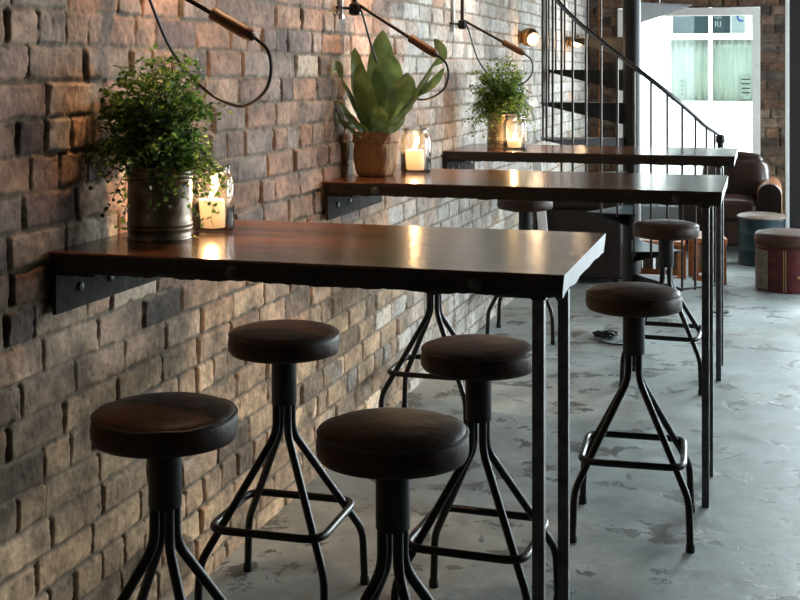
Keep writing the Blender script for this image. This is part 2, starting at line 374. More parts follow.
# ------------------------------------------------------------------ brick walls (relief meshes)
def vnoise(x, y, seed):
    rs = np.random.RandomState(seed); tab = rs.rand(256, 256)
    xi = np.floor(x).astype(int); yi = np.floor(y).astype(int); fx = x-xi; fy = y-yi
    fx = fx*fx*(3-2*fx); fy = fy*fy*(3-2*fy)
    a = tab[xi % 256, yi % 256]; b = tab[(xi+1) % 256, yi % 256]; c = tab[xi % 256, (yi+1) % 256]; d = tab[(xi+1) % 256, (yi+1) % 256]
    return (a*(1-fx)+b*fx)*(1-fy) + (c*(1-fx)+d*fx)*fy
def fbm(x, y, seed, o=4):
    r = 0; amp = .5; tot = 0
    for k in range(o): r = r + amp*vnoise(x*2**k, y*2**k, seed+k); tot += amp; amp *= .55
    return r/tot
COURSE = .0812
def brick_field(S, Z, seed, white=None, tone=1., zbase=1.4295, smax=12.):
    """height (towards the room) and colour for points at run S and height Z"""
    rs = np.random.RandomState(seed)
    wob = (fbm(S*.9, Z*.5, seed+50, 2)-.5)*.014
    zz = (Z + wob - zbase)/COURSE + 100
    row = np.floor(zz).astype(int); fz = (zz-row)*COURSE
    H = np.zeros_like(S); COL = np.zeros(S.shape+(3,)); 
    pal = np.array([(.30,.175,.115),(.34,.215,.145),(.26,.165,.12),(.30,.165,.10),(.22,.165,.13),(.115,.08,.068),(.17,.125,.105),(.36,.25,.175),(.28,.21,.165)])
    wts = np.array([.19,.17,.14,.09,.11,.07,.08,.09,.06])
    jit = (fbm(S*30, Z*30, seed+9, 4)-.5); soot = fbm(S*2.3, Z*3.2, seed+61, 4); stain = fbm(S*7, Z*9, seed+71, 3)
    low = fbm(S*11, Z*15, seed+17, 5); fine = fbm(S*60, Z*60, seed+23, 3); pit = fbm(S*110, Z*110, seed+31, 3)
    wpatch = fbm(S*3.1, Z*5.5, seed+41, 4)
    for r in np.unique(row):
        m = row == r
        s = S[m]
        edges = [-2. + rs.rand()*.2]
        header = (r % 4 == 1)
        while edges[-1] < smax:
            q = rs.rand()
            l = (.115 if (header and q < .7) or q < .13 else .232) + rs.randn()*.007
            edges.append(edges[-1]+l)
        edges = np.array(edges); k = np.clip(np.searchsorted(edges, s)-1, 0, len(edges)-2)
        nb = len(edges)
        jw = .003 + .004*rs.rand(nb)                         # half joint at each edge
        off = rs.randn(nb)*.0022; tilt = rs.randn(nb)*.02; ztilt = rs.randn(nb)*.03
        pc = pal[rs.choice(len(pal), nb, p=wts/wts.sum())]*(1+rs.randn(nb,1)*.12)
        wamt = rs.rand(nb)
        a = s-edges[k]; b = edges[k+1]-s; z = fz[m]
        ds = np.minimum(a-jw[k], b-jw[k+1]); dz = np.minimum(z, COURSE-z)-.0042
        ds = ds + jit[m]*.015; dz = dz + jit[m]*.013
        R = .0065
        qx = np.maximum(R-ds, 0); qz = np.maximum(R-dz, 0)
        d = R-np.sqrt(qx*qx+qz*qz); d = np.where((ds < -.004) | (dz < -.004), -.004, d)
        e = np.clip((d+.0025)/.0055, 0, 1); e = e*e*(3-2*e)
        vert = np.clip((dz)/.006, 0, 1)*np.clip((.004-ds)/.006, 0, 1)      # vertical joints are raked deeper
        gap = np.clip((wamt[k]-.25)*2, .15, 1)
        depth = -.0065-.016*vert*gap
        cx = a-(edges[k+1]-edges[k])*.5
        pits = np.clip((pit[m]-.68)*7, 0, 1)*.7
        face = off[k]*.9+cx*tilt[k]*.9+(z-COURSE/2)*ztilt[k]+(low[m]-.5)*.005+(fine[m]-.5)*.0045-pits*.003
        H[m] = depth*(1-e)+face*e+(fine[m]-.5)*.004*(1-e)
        c = pc[k]*(.30+1.40*low[m])[:, None]*(1-.55*pits)[:, None]
        c = c*(.62+.85*np.clip((soot[m]-.25)*1.6, 0, 1))[:, None]*(.70+.6*stain[m])[:, None]*1.06
        pale = ((wamt[k] > .965) & (stain[m] > .42))[:, None]; c = np.where(pale, c*.3+np.array((.42,.36,.28)), c)
        tan = np.clip((1.0-Z[m])*2.2, 0, 1)[:, None]                    # sandier, buff bricks low on the wall
        c = c*(1-tan*.75)+tan*.75*np.array((.43,.28,.155))*(c.mean(1)/.19)[:, None]
        c = c*(1-.35*np.clip((.30-low[m])*5, 0, 1))[:, None]
        mort = np.array((.185,.135,.085))*(.75+.5*fine[m])[:, None]
        mort = mort*(1-.80*vert*gap)[:, None]
        if white is not None:
            w = white(s, Z[m])
            f = np.clip((wpatch[m]*1.0+wamt[k]*.45-1.17+w*1.15)*2.6, 0, 1)*.85
            wc = np.array((.40,.38,.345))*(.55+.9*low[m])[:, None]*(.75+.5*wamt[k])[:, None]*(1-.25*pits)[:, None]
            c = c*(1-f)[:, None]+wc*f[:, None]
            mort = mort*(1-.15*f)[:, None]
        COL[m] = mort*(1-e)[:, None]+c*e[:, None]
    return H, np.clip(COL*tone, .004, .9)
def relief(name, ss, zs, seed, place, white=None, hole=None, flip=False, smax=12., tone=1.):
    S, Z = np.meshgrid(ss, zs, indexing='ij'); H, COL = brick_field(S, Z, seed, white, tone, smax=smax)
    P = place(S, Z, H).reshape(-1, 3); ns, nz = S.shape
    i = np.arange(ns*nz).reshape(ns, nz)
    q = np.stack([i[:-1,:-1], i[1:,:-1], i[1:,1:], i[:-1,1:]], -1)
    if hole is not None:
        keep = ~hole((S[:-1,:-1]+S[1:,1:])/2, (Z[:-1,:-1]+Z[1:,1:])/2); q = q[keep]
    q = q.reshape(-1, 4)
    if flip: q = q[:, ::-1]
    me = bpy.data.meshes.new(name)
    me.vertices.add(len(P)); me.vertices.foreach_set('co', P.ravel())
    me.loops.add(q.size); me.loops.foreach_set('vertex_index', q.ravel().astype(np.int32))
    me.polygons.add(len(q)); me.polygons.foreach_set('loop_start', np.arange(0, q.size, 4, dtype=np.int32))
    me.polygons.foreach_set('loop_total', np.full(len(q), 4, dtype=np.int32))
    me.polygons.foreach_set('use_smooth', np.ones(len(q), bool))
    at = me.attributes.new('brick_colour', 'FLOAT_COLOR', 'POINT')
    at.data.foreach_set('color', np.concatenate([COL.reshape(-1,3), np.ones((len(P),1))], 1).ravel().astype(np.float32))
    me.materials.append(M['brick']); me.update(calc_edges=True); me.validate()
    o = bpy.data.objects.new(name, me); C.objects.link(o); return structure(o)

YB = 11.3                                                     # back wall
ys = [-2.2, -1.0, 0., .5]; y = .8
while y < YB+.02: ys.append(y); y += max(.0042, .0017*y)
zs = np.concatenate([np.arange(0, 2.06, .0053), np.linspace(2.1, 3.2, 60)])
relief('wall_left', np.array(ys), zs, 3, lambda S, Z, H: np.stack([H, S, Z], -1),
       white=lambda s, z: np.clip((s-4.2)/2.2, 0, 1)*.75+.10*np.clip((s-2.6)/1.5, 0, 1), flip=True)
DX0, DX1, DZ = .275, 1.49, 1.985
WX0, WX1, WZ0, WZ1 = 2.35, 4.9, .35, 2.75
xs = np.arange(-.01, 5.3, .011); zb = np.arange(0, 3.21, .0085)
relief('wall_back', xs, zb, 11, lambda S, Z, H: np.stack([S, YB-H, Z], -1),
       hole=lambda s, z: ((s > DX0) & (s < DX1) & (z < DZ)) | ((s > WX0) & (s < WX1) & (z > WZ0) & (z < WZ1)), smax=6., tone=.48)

RX = 5.2
m = MB(); m.box(-.06, RX+.1, -2.4, YB+.12, -.12, 0); structure(m.build('floor', 'floor'))
m = MB(); m.box(-.06, RX+.1, -2.4, YB+.12, 3.2, 3.3); structure(m.build('ceiling', 'plaster'))
m = MB(); m.box(RX, RX+.1, -2.4, 5.2, 0, 3.2); m.box(RX, RX+.1, 9.6, YB, 0, 3.2); m.box(RX, RX+.1, 5.2, 9.6, 0, .5); m.box(RX, RX+.1, 5.2, 9.6, 2.8, 3.2)
structure(m.build('wall_right', 'plaster'))
m = MB(); m.box(-.06, RX+.1, -2.5, -2.4, 0, 3.2); structure(m.build('wall_front', 'plaster'))

# glazed opening in the back wall
def frame_window(name, x0, x1, z0, z1, w, mull=(), y0=YB-.05, y1=YB+.08):
    m = MB()
    m.box(x0, x0+w, y0, y1, z0, z1); m.box(x1-w, x1, y0, y1, z0, z1); m.box(x0+w, x1-w, y0, y1, z1-w, z1)
    m.box(x0+w, x1-w, y0, y1, z0, z0+w*.6)
    for q in mull: m.box(q-w/3, q+w/3, y0+.02, y1-.02, z0+w*.6, z1-w)
    o = structure(m.build(name, 'white_paint'))
    p = MB(); p.box(x0+w, x1-w, YB+.03, YB+.036, z0+w*.6, z1-w); p.build('pane', 'pane', o)
    return o
frame_window('window_1', DX0, DX1, .0, DZ, .065)
frame_window('window_2', WX0, WX1, WZ0, WZ1, .06, (3.2, 4.05))

# ------------------------------------------------------------------ bar tables
def slab(x0, x1, y0, y1, z1, th, seed):
    """hardwood slab: top, live front and back edges with a ragged underside, sawn end in a painted window-lit tone"""
    rnd = random.Random(seed); m = MB(); n = 110; nb = 14
    def nz(a, b): return mnoise.noise(Vector((a, b, seed*3.7)))
    secs = []
    for i in range(n+1):
        x = x0+(x1-x0)*i/n
        f = y0+.004*nz(x*9, 0)+.002*nz(x*40, 1); b = y1+.004*nz(x*8, 5)
        bz = z1-th
        pf = f+.004+.010*nz(x*14, 3); sec = [(f+.003, z1), (f, z1-.004), (f+.001, z1-th*.35), (pf, z1-th*.72), (f+.010, bz+.004*nz(x*16, 2)+.003*nz(x*60, 7))]
        for k in range(1, nb):
            t = k/nb; r = 0
            if i == n: r = .010*abs(nz(t*40, 11))+.006*rnd.random()
            sec.append((f+.010+(b-f-.02)*t, bz+r))
        sec += [(b-.010, bz), (b-.002, z1-th*.5), (b, z1-.004), (b-.003, z1)]
        top = 6
        for k in range(1, top): sec.append((b-.003+(f-b+.006)*k/top, z1))
        # the sawn end leans in a little under the top
        secs.append([(x+(0 if i < n else -.10*(z1-zz)), yy, zz) for yy, zz in sec])
    K = len(secs[0]); vs = [p for s in secs for p in s]; fs = {0: [], 1: []}
    for i in range(n):
        for k in range(K):
            l = (k+1) % K
            mi = 1 if k < 5+nb+1 and 1 <= k else 0
            if k >= 5+nb+3 or k == K-1 or k == 0: mi = 0
            fs[mi].append((i*K+k, (i+1)*K+k, (i+1)*K+l, i*K+l))
    o = m.add(vs, fs[0], 0, True)
    for f in fs[1]: m.f.append([q+o for q in f]); m.mi.append(1); m.sm.append(True)
    m.add(secs[0], [tuple(range(K))], 1, False)
    # end: strips joining the top run to the under run
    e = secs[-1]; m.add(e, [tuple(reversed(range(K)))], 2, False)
    return m
TABLES = [(.006, 1.158, 2.477, 3.146), (.006, 1.401, 4.288, 4.972), (.006, 1.401, 6.042, 6.685)]
HT = 1.05; TH = .048
TLAB = ['nearest dark wooden bar table, holding the dark green fern in a tin',
        'middle dark wooden bar table, holding the plant in a paper bag',
        'farthest dark wooden bar table, just before the spiral stair']
BOLTS = [(.44, .971), (.195, 1.245), ()]
for ti, (x0, x1, y0, y1) in enumerate(TABLES):
    t = thing('bar_table', (x0, y0, 0), TLAB[ti], 'table', 'wall mounted bar tables')
    w, d = x1-x0, y1-y0
    top = slab(0, w, 0, d, HT, TH, ti+2).build('tabletop', ['wood', 'bark', 'lit_end'], t, sharp=35)
    top['label'] = 'dark satin plank top with a sawn end coloured as if window lit'
    lx = w-(.055, .055, .075)[ti]
    for ly in (.012, .335):
        g = MB(); g.box(lx-.012, lx+.012, ly, ly+.024, 0, HT-TH-.006, bev=.0015); g.build('leg', 'leg_steel', t)
    g = MB(); g.box(lx-.014, lx+.016, .012, .50, HT-TH-.006, HT-TH+.002); g.build('under_rail', 'black_steel', t)
    g = MB(); g.box(.008, .018, .0, d-.02, HT-TH-.092, HT-TH); g.box(.018, .105, .012, d-.02, HT-TH-.006, HT-TH)
    br = g.build('wall_bracket', 'bracket', t); br['label'] = 'dark steel angle bracket against the wall'
    for by in (.10, .24, d-.12):
        g = MB(); g.lathe([(.011, 0), (.011, .005), (.006, .008)], 6, rot=Matrix.Rotation(PI/2, 3, 'Y'), c=(.018, by, HT-TH-.045)); g.build('bolt', 'leg_steel', br)
    for bx in BOLTS[ti]:
        g = MB(); R_ = Matrix.Rotation(PI/2, 3, 'X')
        g.lathe([(.0145, -.002), (.0145, .004), (.012, .005)], 20, rot=R_, c=(bx, .002, HT-.026)); g.lathe([(.008, .0), (.008, .011), (.006, .013)], 6, rot=R_, c=(bx, .002, HT-.026))
        g.build('coach_bolt', 'leg_steel', t)

# ------------------------------------------------------------------ stools
def make_stool():
    t = thing('bar_stool', (0, 0, 0), '', 'stool', 'round leather bar stools')
    R = .152
    seat = MB()
    prof = [(.0, .668), (R-.016, .668), (R-.006, .671), (R-.001, .680), (R, .694), (R-.001, .710), (R-.003, .718), (R-.008, .725), (R-.022, .731), (R-.05, .7365), (R-.09, .7405), (.03, .7425), (.001, .743)]
    seat.lathe(prof, 56, wob=lambda a, k, z: 1+.006*math.sin(3*a+k)+.004*mnoise.noise(Vector((math.cos(a)*3, math.sin(a)*3, k*.4))), cap0=False)
    so = seat.build('seat', 'leather', t, sharp=0)
    pp = MB(); ring = [((R-.004)*math.cos(a), (R-.004)*math.sin(a), .7195+.0012*math.sin(a*9)) for a in [2*PI*i/60 for i in range(60)]]
    pp.tube(ring, .0042, 6, closed=True); pp.build('piping', 'piping', so)
    pl = MB(); pl.lathe([(.095, .660), (.095, .668)], 28); pl.build('seat_plate', 'black_steel', t)
    c = MB(); c.lathe([(.033, .532), (.0345, .534), (.0345, .655), (.037, .657), (.037, .661)], 28); c.build('column', 'sleeve', t)
    for k, (sx, sy) in enumerate(((1,1), (-1,1), (-1,-1), (1,-1))):
        path = fillet([(sx*.0165, sy*.0165, .56), (sx*.0165, sy*.0165, .455), (sx*.172, sy*.172, .150), (sx*.177, sy*.177, .004)], .032, 7)
        g = MB(); g.tube(path, .0108, 12); lo = g.build('leg', 'black_steel', t)
        f = MB(); f.lathe([(.0128, 0), (.0138, .004), (.0132, .022), (.011, .025)], 14, c=(sx*.177, sy*.177, 0)); f.build('foot_cap', 'sleeve', lo)
    h = .156
    g = MB(); g.tube(fillet([(h,h,.235), (-h,h,.235), (-h,-h,.235), (h,-h,.235)], .055, 7, True), .0105, 12, closed=True); g.build('footrest', 'black_steel', t)
    return t
st = make_stool()
STOOLS = [
 (.337, 2.385, .05, 'leftmost brown leather bar stool, in front of the nearest table beside the brick wall'),
 (.829, 2.396, -.03, 'large brown leather bar stool in the foreground centre, before the nearest table'),
 (.276, 3.215, .02, 'brown leather bar stool beside the brick wall, on the far side of the nearest table'),
 (.812, 3.245, -.04, 'brown leather bar stool just left of the two legs of the nearest table'),
 (1.135, 4.06, .05, 'brown leather bar stool standing in the open right of the nearest table end'),
 (.236, 4.985, 0., 'bar stool near the wall with its seat hidden behind the nearest tabletop'),
 (1.093, 5.96, -.05, 'small looking bar stool under the right end of the farthest table'),
 (.276, 6.79, .03, 'distant bar stool by the pale wall, seat just below the middle tabletop'),
]
for i, (x, y, rz, lab) in enumerate(STOOLS):
    o = st if i == 0 else copy_tree(st)
    o.location = (x, y, 0); o.rotation_euler = (0, 0, rz); o['label'] = lab; o.scale = (1, 1, (1.027, 1.027, 1.022, 1.0, 1.035, 1.01, 1.015, 1.035)[i])

# ------------------------------------------------------------------ ferns in tins
def tin_pot(root):
    g = MB(); r, h = .0765, .175
    def bead(z): return [(r, z-.005), (r+.0028, z-.002), (r+.0028, z+.002), (r, z+.005)]
    prof = [(r-.004, 0), (r+.002, .001), (r+.002, .006), (r, .008)]+bead(.026)+bead(.036)+[(r, .06), (r, .12)]+bead(.142)+bead(.152)+[(r, .166), (r+.003, .169), (r+.003, .174), (r, h), (r-.003, .172), (r-.003, .15)]
    g.lathe(prof, 44, cap1=False); p = g.build('tin', 'tin', root, sharp=50)
    s = MB(); s.lathe([(.001, .152), (r-.003, .150)], 30, cap0=False, cap1=False); s.build('soil', 'soil', root)
    return p
def fern(root, seed, zr, spread, nfr, height, jar):
    rnd = random.Random(seed); fo = MB(); st_ = MB()
    def leaflet(p, d, s):
        # small fan leaflet of maidenhair kind
        if (p.x-jar[0])**2+(p.y-jar[1])**2 < .074**2 and p.z < .185: return      # leaves stop at the jar
        d = d.normalized(); up = Vector((rnd.gauss(0,.5), rnd.gauss(0,.5), 1)).normalized(); w = d.cross(up)
        if w.length < .1: w = d.cross(Vector((1,0,0)))
        w.normalize(); n = w.cross(d)
        vs = [p, p+d*s*.55-w*s*.62+n*s*.08, p+d*s*.95-w*s*.42, p+d*s*1.08+n*s*.14, p+d*s*.95+w*s*.42, p+d*s*.55+w*s*.62+n*s*.08]
        fo.add(vs, [(0,1,2,3), (0,3,4,5)], 0, True)
        tv = rnd.random()**1.3; fo.tint.extend([tv]*6)
    for k in range(nfr):
        az = rnd.random()*2*PI; q = rnd.random()
        out = spread*(.25+.85*math.sqrt(q)); hh = height*(1.05-.75*q)*(.75+.4*rnd.random()); droop = height*(.1+.95*q*q)*rnd.uniform(.45, 1.05)*(.55 if math.sin(az) < -.2 else 1)
        if 15 < math.degrees(az) < 125: out *= .72; droop *= .45
        b = Vector((rnd.gauss(0,.022), rnd.gauss(0,.022), zr-.015))
        dirv = Vector((math.cos(az), math.sin(az), 0)); side = Vector((-dirv.y, dirv.x, 0)); bend = rnd.gauss(0, .12)*spread
        def P(t): return b+dirv*out*t**1.15+side*bend*t*t+Vector((0,0,1))*(hh*1.5*t*(1-.35*t)-droop*t**2.6)
        pts = [P(t/9) for t in range(10)]; st_.tube(pts, .0011, 4, rfun=lambda t: 1.2-.8*t)
        npin = rnd.randint(8, 11)
        for j in range(npin):
            t = .25+.75*j/(npin-1); p = P(t); tg = (P(min(1, t+.03))-P(t-.03)).normalized()
            sgn = -1 if j % 2 else 1; lat = tg.cross(Vector((0,0,1)))
            lat = (lat.normalized() if lat.length > .05 else side)*sgn
            pl = spread*rnd.uniform(.22, .42)*(1.15-.6*t)+.012
            pd = (lat*.8+tg*.6+Vector((rnd.gauss(0,.25), rnd.gauss(0,.25), rnd.gauss(0,.25)-.1))).normalized()
            nl = max(3, int(pl/.0075))
            e = p+pd*pl+Vector((0,0,-pl*.35)); st_.tube([p, (p+e)/2+Vector((0,0,pl*.08)), e], .0006, 3)
            for i in range(nl):
                u = (i+.6)/nl; pp = p+pd*pl*u+Vector((0,0,-pl*.35*u*u))
                ld = (pd*.5+(lat.cross(pd)*(1 if i % 2 else -1))+Vector((rnd.gauss(0,.4), rnd.gauss(0,.4), rnd.gauss(0,.4)-.15)))
                leaflet(pp, ld, rnd.uniform(.0075, .0125))
    # keep the leaves off the wall
    lim = .012-root.location.x
    for g in (fo, st_): g.v = [(max(p[0], lim+.02*((p[1]*37) % 1)) if p[0] < lim+.02 else p[0], p[1], max(p[2], .008+.01*((p[0]*91) % 1))) for p in g.v]
    st_.build('stems', 'stem', root, sharp=0); f = fo.build('foliage', 'fern', root, sharp=0); f['label'] = 'fine fan shaped green fern leaflets'
FERNS = [(.136, 2.755, 5, 'lush dark green maidenhair fern in a beaded tin on the nearest table'),
         (.232, 6.385, 9, 'bright green maidenhair fern in a tin on the farthest table')]
for x, y, sd, lab in FERNS:
    r = thing('potted_fern', (x, y, HT), lab, 'plant', 'ferns in beaded tins')
    tin_pot(r); fern(r, sd, .175, .142, 125, .285, ((.208-x, 2.905-y) if y < 4 else (.322-x, 6.262-y)))

# ------------------------------------------------------------------ leafy plant in paper bag
pb = thing('potted_bird_nest_fern', (.106, 4.60, HT), 'broad leaved green plant in a crumpled brown paper bag on the middle table', 'plant')
g = MB()
def bagw(a, k, z):
    sq = 1/max(abs(math.cos(a)), abs(math.sin(a)))**.35
    return sq*.93*(1+.05*mnoise.noise(Vector((math.cos(a)*2.2, math.sin(a)*2.2, z*22)))+.05*mnoise.noise(Vector((math.cos(a)*6, math.sin(a)*6, z*50))))
prof = [(.060, 0), (.072, .003), (.080, .012), (.086, .03), (.089, .055), (.090, .08), (.089, .105), (.0875, .122), (.087, .126), (.0925, .1265), (.0945, .132), (.094, .145), (.0935, .158), (.0935, .166), (.0925, .169), (.090, .166), (.087, .150), (.084, .13)]
g.lathe(prof, 72, wob=bagw, cap1=False)
def crease(p):
    a = math.atan2(p[1], p[0]); q = Vector((math.cos(a)*1.7, math.sin(a)*1.7, p[2]*16+a*.6))
    r = 1-abs(mnoise.noise(q*1.3))*2; k = max(0, r)**3*.11+max(0, 1-abs(mnoise.noise(q*3.1+Vector((5,2,1))))*2)**3*.06
    zz = p[2]+(.007*mnoise.noise(Vector((math.cos(a)*2.5, math.sin(a)*2.5, 3))) if p[2] > .12 else 0)
    return (p[0]*(1-k), p[1]*(1-k), zz)
g.v = [crease(p) for p in g.v]; b_ = g.build('paper_bag', 'kraft', pb, sharp=0)
g = MB(); g.lathe([(.001, .148), (.084, .146)], 30, cap0=False, cap1=False); g.build('soil', 'soil', pb)
rv = Vector((.9602, .2794, 0)); fw = Vector((.2794, -.9602, 0)); uz = Vector((0, 0, 1))
def loc3(r_, f_, z_): return rv*r_+fw*f_+uz*z_
def blade(pts, w, mat, fold=.25, wav=.06, seed=0, nface=None, tipw=.05, peak=.55, parent=pb, nw=6):
    P = spline(pts, 6); n = len(P); g = MB(); vs = []; fs = []
    nf = (nface or fw).normalized()
    for i, p in enumerate(P):
        t = i/(n-1); tg = (P[min(n-1, i+1)]-P[max(0, i-1)]).normalized(); sd = tg.cross(nf).normalized(); no = sd.cross(tg)
        ww = w*(.5*tipw+math.sin(PI*min(1, max(0, t))**(math.log(.5)/math.log(peak)))**.75)*.5
        if t < .06: ww = max(ww, w*.09)
        for k in range(nw+1):
            s = 2*k/nw-1
            wv = wav*w*math.sin(t*19+seed*2+s*1.2)*abs(s)**1.5+.03*w*math.sin(t*41+seed)*abs(s)
            vs.append(p+sd*ww*s+no*(-fold*ww*(1-abs(s))+wv))
    for i in range(n-1):
        for k in range(nw): a = i*(nw+1)+k; fs.append((a, a+1, a+nw+2, a+nw+1))
    lim = .014-pb.location.x
    vs = [Vector((max(p.x, lim+.004*(p.z % .1)), p.y, p.z)) for p in vs]
    g.add(vs, fs); o = g.build('leaf', mat, parent, sharp=0)
    return o
S = 1/268.
def px(u, v, f=0.): return loc3((u-374)*S, f, (176-v)*S*1.0)
B0 = .15
blade([px(372, 138, -.02), px(374, 100, -.045), px(379, 60, -.05), px(381, 27, -.03)], .098, 'blade', .25, .08, 1, peak=.62)
blade([px(374, 138, .0), px(379, 105, .0), px(386, 75, .01), px(388, 50, .035)], .118, 'blade', .22, .08, 2, peak=.62)
blade([px(380, 138, .015), px(392, 112, .03), px(402, 88, .05), px(408, 72, .08)], .098, 'blade', .25, .085, 3, nface=fw+rv*.3, peak=.6)
blade([px(368, 138, -.01), px(362, 105, -.02), px(356, 72, -.01), px(352, 45, .03)], .075, 'blade', .3, .07, 4, nface=fw+rv*.5, peak=.5)
blade([px(370, 138, .02), px(367, 112, .03), px(361, 85, .05), px(357, 61, .09)], .082, 'blade', .25, .06, 5, nface=fw-rv*.2, peak=.5)
blade([px(376, 138, .04), px(377, 124, .055), px(379, 112, .075), px(381, 105, .10)], .062, 'blade', .35, .12, 6, peak=.6)
blade([px(378, 138, -.02), px(384, 118, -.04), px(394, 100, -.05), px(397, 84, -.06)], .07, 'blade', .25, .06, 7, peak=.55)
blade([px(382, 137, .03), px(391, 124, .06), px(402, 112, .09), px(412, 104, .10)], .024, 'strap', .5, .35, 8)
blade([px(384, 137, .01), px(400, 114, .03), px(416, 94, .03), px(432, 70, .0)], .022, 'strap', .6, .38, 9)
blade([px(385, 136, .0), px(404, 108, -.02), px(424, 78, -.03), px(437, 56, -.02)], .017, 'strap', .5, .35, 10)
blade([px(434, 64, -.02), px(441, 56, -.01), px(440, 46, .0), px(434, 36, .01)], .045, 'blade', .3, .05, 11)
blade([px(414, 96, .03), px(425, 88, .03), px(436, 78, .02), px(444, 66, .02)], .032, 'blade', .3, .1, 12)
blade([px(366, 137, .03), px(356, 124, .07), px(346, 112, .12), px(336, 96, .18)], .026, 'strap', .5, .25, 13)
blade([px(366, 137, .02), px(356, 112, .06), px(348, 92, .10), px(340, 76, .15)], .018, 'strap', .5, .25, 14)
blade([px(341, 78, .14), px(338, 66, .16), px(332, 66, .19), px(326, 80, .22)], .042, 'blade', .3, .06, 15)
blade([px(364, 138, .05), px(352, 130, .10), px(340, 118, .14), px(333, 104, .19)], .022, 'strap', .5, .3, 16)
blade([px(370, 138, .05), px(362, 128, .08), px(352, 122, .12), px(346, 116, .14)], .03, 'blade', .4, .15, 17)
blade([px(380, 138, .06), px(388, 130, .09), px(398, 122, .12), px(404, 112, .13)], .028, 'strap', .5, .2, 18)

# ------------------------------------------------------------------ jars and candles
def glass_jar(x, y, z, r, h, lab):
    t = thing('glass_jar', (x, y, z), lab, 'jar', 'glass candle jars')
    g = MB(); k = r*.80
    out = [(.001, .0), (r-.008, 0), (r-.002, .004), (r, .012), (r, h-.045), (r-.003, h-.034), (k+.004, h-.022), (k, h-.016), (k, h-.003), (k+.002, h)]
    th = .003
    inn = [(k-.002, h-.001), (k-th, h-.016), (k+.001, h-.022), (r-th-.003, h-.036), (r-th, h-.046), (r-th, .014), (r-.010, .008), (.001, .007)]
    g.lathe(out+inn, 48, cap0=False, cap1=False); o = g.build('jar_body', 'jar', t, sharp=0)
    rim = MB()
    for zz in (h-.013, h-.006): rim.tube([((k+.0015)*math.cos(a), (k+.0015)*math.sin(a), zz) for a in [2*PI*i/40 for i in range(40)]], .0014, 6, closed=True)
    rim.build('screw_rim', 'jar', o)
    return t
def candle(x, y, z, r, h, lab, power):
    t = thing('candle', (x, y, z), lab, 'candle', 'lit cream candles')
    g = MB(); g.lathe([(r-.003, 0), (r, .003), (r, h*.6), (r-.001, h-.004), (r-.003, h), (r-.007, h-.002), (r-.014, h-.007), (.002, h-.009)], 32,
        wob=lambda a, k, zz: 1+.03*math.sin(2*a+zz*30)+.02*math.sin(5*a)); g.build('wax_body', 'wax', t, sharp=0)
    g = MB(); g.tube([(0,0,h-.01), (.0008,0,h-.001), (.002,0,h+.005)], .0011, 6); g.build('wick', 'wick', t)
    g = MB(); g.lathe([(.0008, h-.003), (.0045, h+.001), (.0056, h+.005), (.0046, h+.011), (.0024, h+.018), (.0004, h+.024)], 16); fo = g.build('flame', 'flame', t, sharp=0)
    fo['label'] = 'bright yellow flame'
    ld = bpy.data.lights.new('candle_light', 'POINT'); ld.energy = power; ld.color = (1., .60, .28); ld.shadow_soft_size = .012
    lo = bpy.data.objects.new('candle_light', ld); C.objects.link(lo); lo.parent = t; lo.location = (0, 0, h+.018)
    l2 = bpy.data.lights.new('wax_fill_light', 'POINT'); l2.energy = .055*h/.08; l2.color = (1., .62, .32); l2.shadow_soft_size = .012  # added lamp inside the wax, stands in for scattered flame light
    lo = bpy.data.objects.new('wax_fill_light', l2); C.objects.link(lo); lo.parent = t; lo.location = (0, 0, h*.62)
    return t
JARS = [(.208, 2.905, .052, .165, .033, .073, 'clear glass jar beside the tin of fern on the nearest table', 'stout lit candle in the jar on the nearest table', 3.4),
        (.217, 4.772, .060, .172, .036, .080, 'clear glass jar with a lit candle right of the paper bag plant', 'pale square shouldered candle in the jar right of the paper bag', 3.4),
        (.322, 6.262, .060, .172, .035, .040, 'hazy glass jar in front of the bright fern on the farthest table', 'short lit candle in the jar on the farthest table', 3.4)]
for x, y, r, h, cr_, ch, l1, l2, pw in JARS:
    glass_jar(x, y, HT, r, h, l1); candle(x-.004, y-.004, HT+.0075, cr_, ch, l2, pw)

